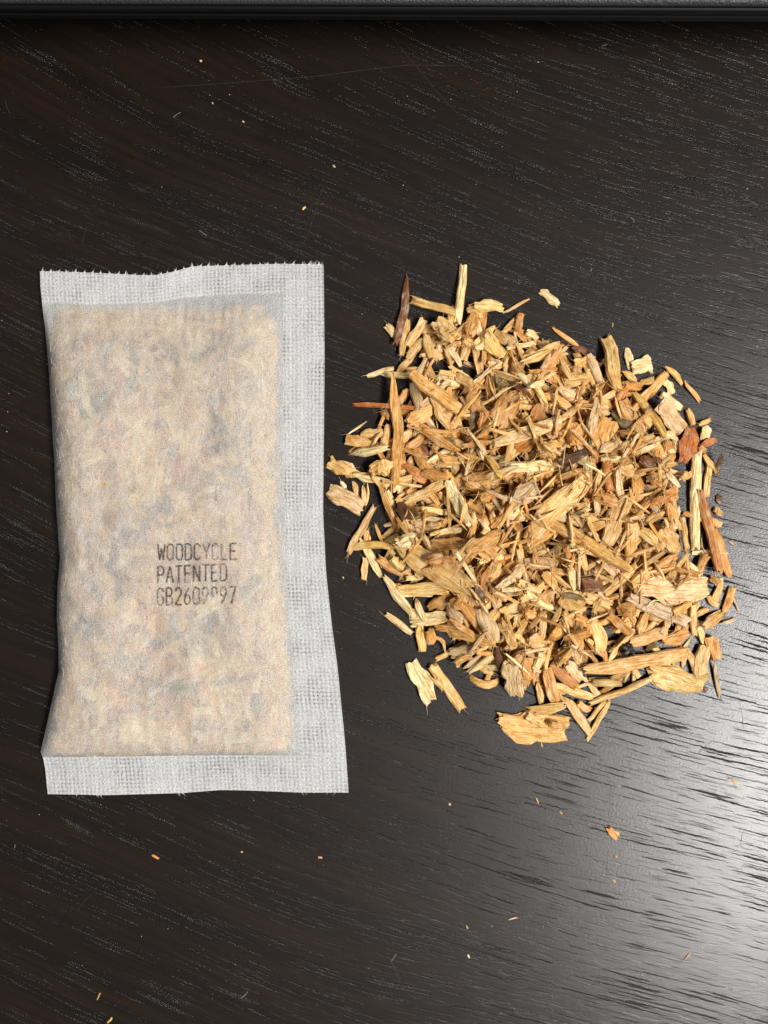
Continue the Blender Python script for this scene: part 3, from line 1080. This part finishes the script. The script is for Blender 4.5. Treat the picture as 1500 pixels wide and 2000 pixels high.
def z_back(F, B, px, py):
    f, gv = np.clip(F / 0.855, 0, 1), np.clip(B - 1, 0, 1)
    bl = bulge(f, gv)
    return seal_z(F, gv_of(B)) * (1 - np.clip(bl * 3, 0, 1)) + 0.0003 * np.clip(bl * 3, 0, 1) + 0.00005
def z_seal(F, B, px, py): return seal_z(F, gv_of(B)) + 0.00004 * np.sin(px * 0.25) 

front, FPX, FPY, FZ = sheet("front_sheet", 0, 0.855, 1, 2, 130, 230, M_PAPER, sachet, z_front)
sheet("back_sheet", 0, 0.855, 1, 2, 50, 90, M_PAPER, sachet, z_back, (0.3, 0.1))
sheet("side_seal", 0.855, 1.0, 1, 2, 26, 240, M_SEAL, sachet, z_seal)
sheet("top_seal", 0, 1.0, 0, 1, 160, 22, M_SEAL, sachet, z_seal, (0, 0.0007))
sheet("bottom_seal", 0, 1.0, 2, 3, 160, 24, M_SEAL, sachet, z_seal, (0.0003, 0))
tag(sachet, "translucent white paper sachet of wood chips with printed patent text, left of heap", "sachet")

# single paper fibres standing out on the surface of the pouch
def zf(px, py):
    d = (FPX - px) ** 2 + (FPY - py) ** 2
    i = np.argpartition(d, 6)[:6]
    w = 1 / (d[i] + 0.5)
    return float((FZ[i] * w).sum() / w.sum())
fv, ff = [], []
for _ in range(2200):
    i = int(rng.integers(0, len(FPX)))
    a = rng.normal(92, 26) * math.pi / 180
    ln, cv = rng.uniform(10, 38), rng.normal(0, 0.55)
    x, y = FPX[i], FPY[i]
    b = len(fv)
    n = 6
    for q in range(n):
        if q:
            a += cv / n
            x += math.cos(a) * ln / n; y -= math.sin(a) * ln / n
        x = float(np.clip(x, interp(LEFT, y) + 4, smooth_interp(SEAM, y) - 2)); y = float(np.clip(y, 598, 1470))
        z = zf(x, y) + 0.00009
        w = rng.uniform(0.10, 0.20) * (0.4 if q in (0, n - 1) else 1)
        fv += [P(x - math.sin(a) * w, y - math.cos(a) * w, z), P(x + math.sin(a) * w, y + math.cos(a) * w, z)]
    ff += [(b + 2 * q, b + 2 * q + 1, b + 2 * q + 3, b + 2 * q + 2) for q in range(n - 1)]
tag(mesh_obj("paper_fibre", fv, ff, M_FIBRE, sachet), "fine white fibres matted over the paper", kind="stuff")

# torn fringe along the zig-zag cut top edge, fuzz on the lower edge
def spikes(name, items, parent, mat):
    v, f, l = [], [], []
    for (px, py, dx, dy, w, z) in items:
        b = len(v)
        n = 5
        cv = rng.normal(0, 0.25)
        for i in range(n):
            q = i / (n - 1)
            cx, cy = px + dx * q + cv * abs(dy) * q * q, py + dy * q
            ww = w * (1 - q) ** 1.6 + 0.25
            zz = z + 0.0006 * q * q
            v += [P(cx - ww / 2, cy, zz), P(cx + ww / 2, cy, zz)]
            l += [(cx * S, cy * S, 0)] * 2
        f += [(b + 2 * i, b + 2 * i + 1, b + 2 * i + 3, b + 2 * i + 2) for i in range(n - 1)]
    return mesh_obj(name, v, f, mat, parent, l)
it = []
for i in range(34):
    f = np.array([(i + 0.3 + rng.uniform(-0.15, 0.15)) / 34])
    px, py = rows(f, np.array([0.0]))
    z = float(seal_z(f, np.zeros(1))[0])
    hgt = rng.uniform(4, 9.5)
    it.append((px[0], py[0] + 1.5, rng.uniform(-1, 4), -hgt - 1.5, rng.uniform(5, 8), z))
    for _ in range(2):
        it.append((px[0] + rng.uniform(-6, 6), py[0] + 1, rng.uniform(-3, 3), -rng.uniform(2, 6), 1.2, z))
for _ in range(22):   # the ragged upper right corner
    it.append((rng.uniform(598, 630), 520, rng.uniform(-6, 8), -rng.uniform(4, 12), 2.2, 0.0012))
spikes("torn_fringe", it, sachet, M_SEAL)
it = []
for _ in range(26):
    px = rng.choice([rng.normal(190, 6), rng.normal(355, 4), rng.uniform(560, 678), rng.uniform(95, 680)])
    f = np.array([np.clip((px - 93) / 588, 0, 1)])
    qx, qy = rows(f, np.array([3.0]))
    it.append((qx[0], qy[0] - 1, rng.uniform(-5, 8), rng.uniform(2, 8), 1.6, float(seal_z(f, np.ones(1))[0])))
spikes("edge_fuzz", it, sachet, M_SEAL)

# the print, laid on the paper as thin ink
def A_(cx, cy, rx, ry, a0, a1, n=10):
    return [(cx + rx * math.cos(math.radians(a0 + (a1 - a0) * i / n)), cy + ry * math.sin(math.radians(a0 + (a1 - a0) * i / n))) for i in range(n + 1)]
O_ = A_(.5, .78, .42, .22, 0, 180) + A_(.5, .22, .42, .22, 180, 360) + [(.92, .78)]
GL = {"W": [[(0, 1), (.25, 0), (.5, .72), (.75, 0), (1, 1)]], "O": [O_], "0": [O_],
      "D": [[(.08, 0), (.08, 1), (.45, 1)] + A_(.45, .75, .47, .25, 90, 0) + A_(.45, .25, .47, .25, 0, -90) + [(.08, 0)]],
      "C": [A_(.5, .76, .42, .24, 5, 180) + A_(.5, .24, .42, .24, 180, 355)],
      "Y": [[(0, 1), (.5, .48), (1, 1)], [(.5, .48), (.5, 0)]], "L": [[(.1, 1), (.1, 0), (.95, 0)]],
      "E": [[(.95, 1), (.1, 1), (.1, 0), (.95, 0)], [(.1, .52), (.8, .52)]],
      "P": [[(.08, 0), (.08, 1), (.55, 1)] + A_(.55, .74, .36, .26, 90, -90) + [(.08, .48)]],
      "A": [[(0, 0), (.5, 1), (1, 0)], [(.2, .33), (.8, .33)]], "T": [[(0, 1), (1, 1)], [(.5, 1), (.5, 0)]],
      "N": [[(.08, 0), (.08, 1), (.92, 0), (.92, 1)]],
      "G": [A_(.5, .76, .42, .24, 5, 180) + A_(.5, .24, .42, .24, 180, 350) + [(.92, .45), (.58, .45)]],
      "B": [[(.08, 0), (.08, 1), (.5, 1)] + A_(.5, .76, .36, .24, 90, -90) + [(.08, .52)], [(.5, .52)] + A_(.5, .26, .42, .26, 90, -90) + [(.08, 0)]],
      "2": [A_(.5, .74, .4, .26, 170, -20) + [(.08, 0), (.95, 0)]],
      "6": [[(.78, 1), (.4, .75), (.12, .42)] + A_(.5, .28, .4, .28, 160, -200)],
      "9": [[(.22, 0), (.6, .25), (.88, .58)] + A_(.5, .72, .4, .28, -20, 340)], "9x": [A_(.5, .72, .4, .28, -40, 270)],
      "7": [[(.02, 1), (.98, 1), (.38, 0)]]}
def zf(px, py):
    d = (FPX - px) ** 2 + (FPY - py) ** 2
    i = np.argpartition(d, 6)[:6]
    w = 1 / (d[i] + 0.5)
    return float((FZ[i] * w).sum() / w.sum())
def print_line(chars, x0, x1, yt0, yt1, hgt, sw):
    n = len(chars)
    pitch = (x1 - x0) / (n - 0.16)
    v, f = [], []
    for ci, ch in enumerate(chars):
        for st in GL[ch]:
            p = np.array(st, float)
            seg = np.r_[0, np.cumsum(np.hypot(*np.diff(p * [14, 33], axis=0).T))]
            m = max(4, int(seg[-1] / 1.6))
            q = np.linspace(0, seg[-1], m)
            X = np.interp(q, seg, p[:, 0]); Y = np.interp(q, seg, p[:, 1])
            px = x0 + pitch * (ci + X * 0.80 + 0.02)
            fr = (px - x0) / (x1 - x0)
            py = yt0 + (yt1 - yt0) * fr + (1 - Y) * hgt
            d = np.stack([np.gradient(px), np.gradient(py)], 1)
            d /= np.linalg.norm(d, axis=1)[:, None] + 1e-9
            nx, ny = -d[:, 1], d[:, 0]
            ww = sw * (1 + rng.normal(0, 0.08, m)) / 2
            b = len(v)
            for i in range(m):
                z = zf(px[i], py[i]) + 0.00013 + 0.00001 * (len(v) % 5)
                v += [P(px[i] + nx[i] * ww[i], py[i] + ny[i] * ww[i], z), P(px[i] - nx[i] * ww[i], py[i] - ny[i] * ww[i], z)]
            f += [(b + 2 * i, b + 2 * i + 1, b + 2 * i + 3, b + 2 * i + 2) for i in range(m - 1)]
    return mesh_obj("printed_line", v, f, M_INK, sachet)
print_line(list("WOODCYCLE"), 308, 463, 1063, 1061.5, 31, 3.6)
print_line(list("PATENTED"), 307, 444, 1107, 1102, 32, 3.6)
print_line(["G", "B", "2", "6", "0", "9", "9x", "9", "7"], 306, 461, 1149, 1146, 33, 3.6)

# filling: chips pressed against the inside of the paper
fill = Pile()
for layer, (cnt, dep) in enumerate(((1300, 0.0040), (700, 0.0026), (8500, 0.0003), (560, 0.0002))):
    for _ in range(cnt):
        i = int(g.integers(0, len(FPX)))
        k, L, W, T, col = random_chip(g, 0.42 if layer == 2 else 1.2)
        if layer == 3: col = str(g.choice(["cream", "yellow", "straw", "cream", "orange", "straw", "golden", "tan", "amber", "olive", "grey"]))
        if layer == 2 or layer == 0: col = str(g.choice(["cream", "cream", "straw", "straw", "tan", "grey"]))
        if layer == 1: col = str(g.choice(["amber", "tan", "olive", "tan", "golden", "amber", "grey"]))
        W *= 0.75 if layer == 2 else 1.35
        if k == "t" or (layer == 2 and 45 < FPX[i] - interp(LEFT, FPY[i]) and smooth_interp(SEAM, FPY[i]) - FPX[i] > 60 and 650 < FPY[i] < 1430): continue
        T = min(T, 0.0012)
        px, py = FPX[i], FPY[i]
        a = g.uniform(0, 6.283)
        if layer == 2:      # small pieces line up along the seams and the fold
            near_end = FPY[i] < 660 or FPY[i] > 1420
            a = g.normal(0, 0.3) if near_end else math.pi / 2 + g.normal(0, 0.25)
        c, s = math.cos(a), math.sin(a)
        mg = (2 if layer == 2 else 10) + 0.5 * W / S
        if not all(interp(LEFT, Y) + mg + (4 if layer == 2 else 9) < X < smooth_interp(SEAM, Y) - mg and 592 + mg < Y < 1480 - mg
                   for X, Y in ((px + c * L * q / S, py - s * L * q / S) for q in (-0.5, 0.5))): continue
        # slope of the paper along the chip, and the clearance that keeps the chip inside
        za, zb = zf(px + c * L * 0.45 / S, py - s * L * 0.45 / S), zf(px - c * L * 0.45 / S, py + s * L * 0.45 / S)
        sl = float(np.clip((za - zb) / (0.9 * L), -0.5, 0.5))
        zc = 1.0
        for q in (-0.5, -0.2, 0.1, 0.5):
            for w in (-0.5, 0.5):
                ux, uy = c * L * q - s * W * w, s * L * q + c * W * w
                zc = min(zc, zf(px + ux / S, py - uy / S) - sl * L * q)
        zc -= T * 0.62 + (0.0006 if layer == 2 else 0.00035) + dep * g.uniform(0.3, 1.2)
        lo = 0.0007 + abs(sl) * L * 0.5
        if zc < lo:
            if layer: continue
            zc = lo
        X, Y, Z = P(px, py, zc)
        ax = Vector((c, s, sl)).normalized(); az = ax.cross(Vector((-s, c, 0))).normalized(); ay = az.cross(ax)
        m = Matrix(((ax.x, ay.x, az.x, X), (ax.y, ay.y, az.y, Y), (ax.z, ay.z, az.z, Z), (0, 0, 0, 1)))
        v, f = chip_mesh(L, W, T, k, g, bend=0.0, fibres=False)
        fill.add(v, f, chip_tint(col, g, len(v)), m, g)
fl = fill.build("wood_filling", M_CHIP)
tag(fl, "wood chips packed inside the sachet, blurred behind its translucent paper", "filling", kind="stuff")

# ------------------------------------------------------------------ loose crumbs and dust
CR = """P 1184 1608 1206 1646 20 amber f | tiny tan crumb alone on the bright sheen below the heap
P 1199 1622 1212 1632 8 amber c | minute amber fleck clinging to the tan crumb below the heap
P 1200 1669 1205 1677 6 amber c | pinpoint amber speck just below the tan crumb
P 1196 1716 1203 1724 4 straw u | minute curled straw shred two specks below the tan crumb
P 1330 1882 1352 1855 4 straw t | short straw fibre on the table's lower right sheen
P 294 1668 314 1678 7 orange s | tiny orange sliver on the table below the sachet
P 188 1956 198 1936 4 straw p | pale splinter at the table's bottom left, upper of two
P 207 2000 221 1985 6 straw p | pale splinter at the table's bottom left, lower of two
P 1046 1555 1053 1572 4 straw p | short straw shred below the golden crumpled flake
P 1091 1584 1100 1590 6 golden c | small golden speck on the table below the golden flake
P 990 1797 1014 1790 4 straw t | bent straw fibre on the table's lower middle
P 910 1806 914 1815 4 straw c | pale crumb at the table's lower middle, upper of two
P 913 1863 918 1872 5 cream c | pale crumb at the table's lower middle, lower of two
P 620 1673 631 1676 6 tan f | flat tan fleck right of the orange sliver below the sachet
P 876 1568 881 1573 5 cream c | cream speck below the heap's bottom left
P 1197 628 1197 641 3 cream t | short pale fibre above the heap's upper right
P 590 412 598 402 5 cream f | pale fleck above the sachet's top right corner
P 650 322 655 328 5 cream c | white crumb on the table above the sachet
P 390 117 395 121 5 cream c | white speck near the black device, table's upper left
P 414 200 417 204 4 cream c | small white speck on the table's upper left
P 473 236 478 240 4 cream c | pale speck right of the small white one, upper left
P 669 1125 672 1131 3 cream p | tiny cream shred between the sachet's side seal and heap
P 1060 1462 1056 1448 5 tan p | small tan stub poking from under the golden crumpled flake
P 470 1662 475 1665 4 cream c | white speck below the middle of the sachet
P 1420 1515 1445 1535 8 grey u | greyish curled shred on the brightest sheen, far right"""
for ln in CR.splitlines():
    q, lab = [s.strip() for s in ln.split("|")]
    q = q.split()
    c = dict(a=(float(q[1]), float(q[2])), b=(float(q[3]), float(q[4])), w=float(q[5]), col=q[6], kind=q[7])
    mx, my = (c["a"][0] + c["b"][0]) / 2, (c["a"][1] + c["b"][1]) / 2
    dx, dy = (c["b"][0] - c["a"][0]) * S, -(c["b"][1] - c["a"][1]) * S
    L, W = math.hypot(dx, dy) * 0.75, c["w"] * S * 0.65
    T = max(0.0002, W * 0.5)
    v, f = chip_mesh(L, W, T, c["kind"], g, bend=0.05, fibres=False)
    x, y, _ = P(mx, my)
    o = mesh_obj("wood_crumb", v, f, M_CHIP, None, v + g.uniform(-1, 1, 3), chip_tint(c["col"], g, len(v)))
    o.matrix_world = Matrix.Translation((x, y, T / 2)) @ Matrix.Rotation(math.atan2(dy, dx), 4, 'Z')
    tag(o, lab, "wood crumb", "crumbs scattered on the table")

dv, df_ = [], []
for i in range(480):
    px, py = g.uniform(-20, 1520), g.uniform(60, 2020)
    if 70 < px < 690 and 505 < py < 1560: continue
    x, y, _ = P(px, py)
    b = len(dv)
    if g.random() < 0.95:
        r = 0.00003 + 0.00011 * g.random() ** 5
        e = g.uniform(0.5, 1.6)
        dv += [(x - r * e, y, 0.00002), (x + r * e, y, 0.00002), (x, y - r, 0.00002), (x, y + r, 0.00002), (x, y, 0.00002 + r)]
        df_ += [(b, b + 2, b + 4), (b + 2, b + 1, b + 4), (b + 1, b + 3, b + 4), (b + 3, b, b + 4)]
    else:
        a = g.uniform(0, 3.14); ln_ = g.uniform(0.0004, 0.0022); w = 0.000018
        c, s = math.cos(a), math.sin(a)
        cv = g.normal(0, 0.2) * ln_
        for q in (-0.5, 0, 0.5):
            xx, yy = x + c * ln_ * q - s * cv * (q * q), y + s * ln_ * q + c * cv * (q * q)
            dv += [(xx - s * w, yy + c * w, 0.00006), (xx + s * w, yy - c * w, 0.00006)]
        df_ += [(b, b + 1, b + 3, b + 2), (b + 2, b + 3, b + 5, b + 4)]
do = mesh_obj("dust", dv, df_, M_DUST)
tag(do, "pale dust specks and lint scattered over the dark tabletop", "dust", kind="stuff")
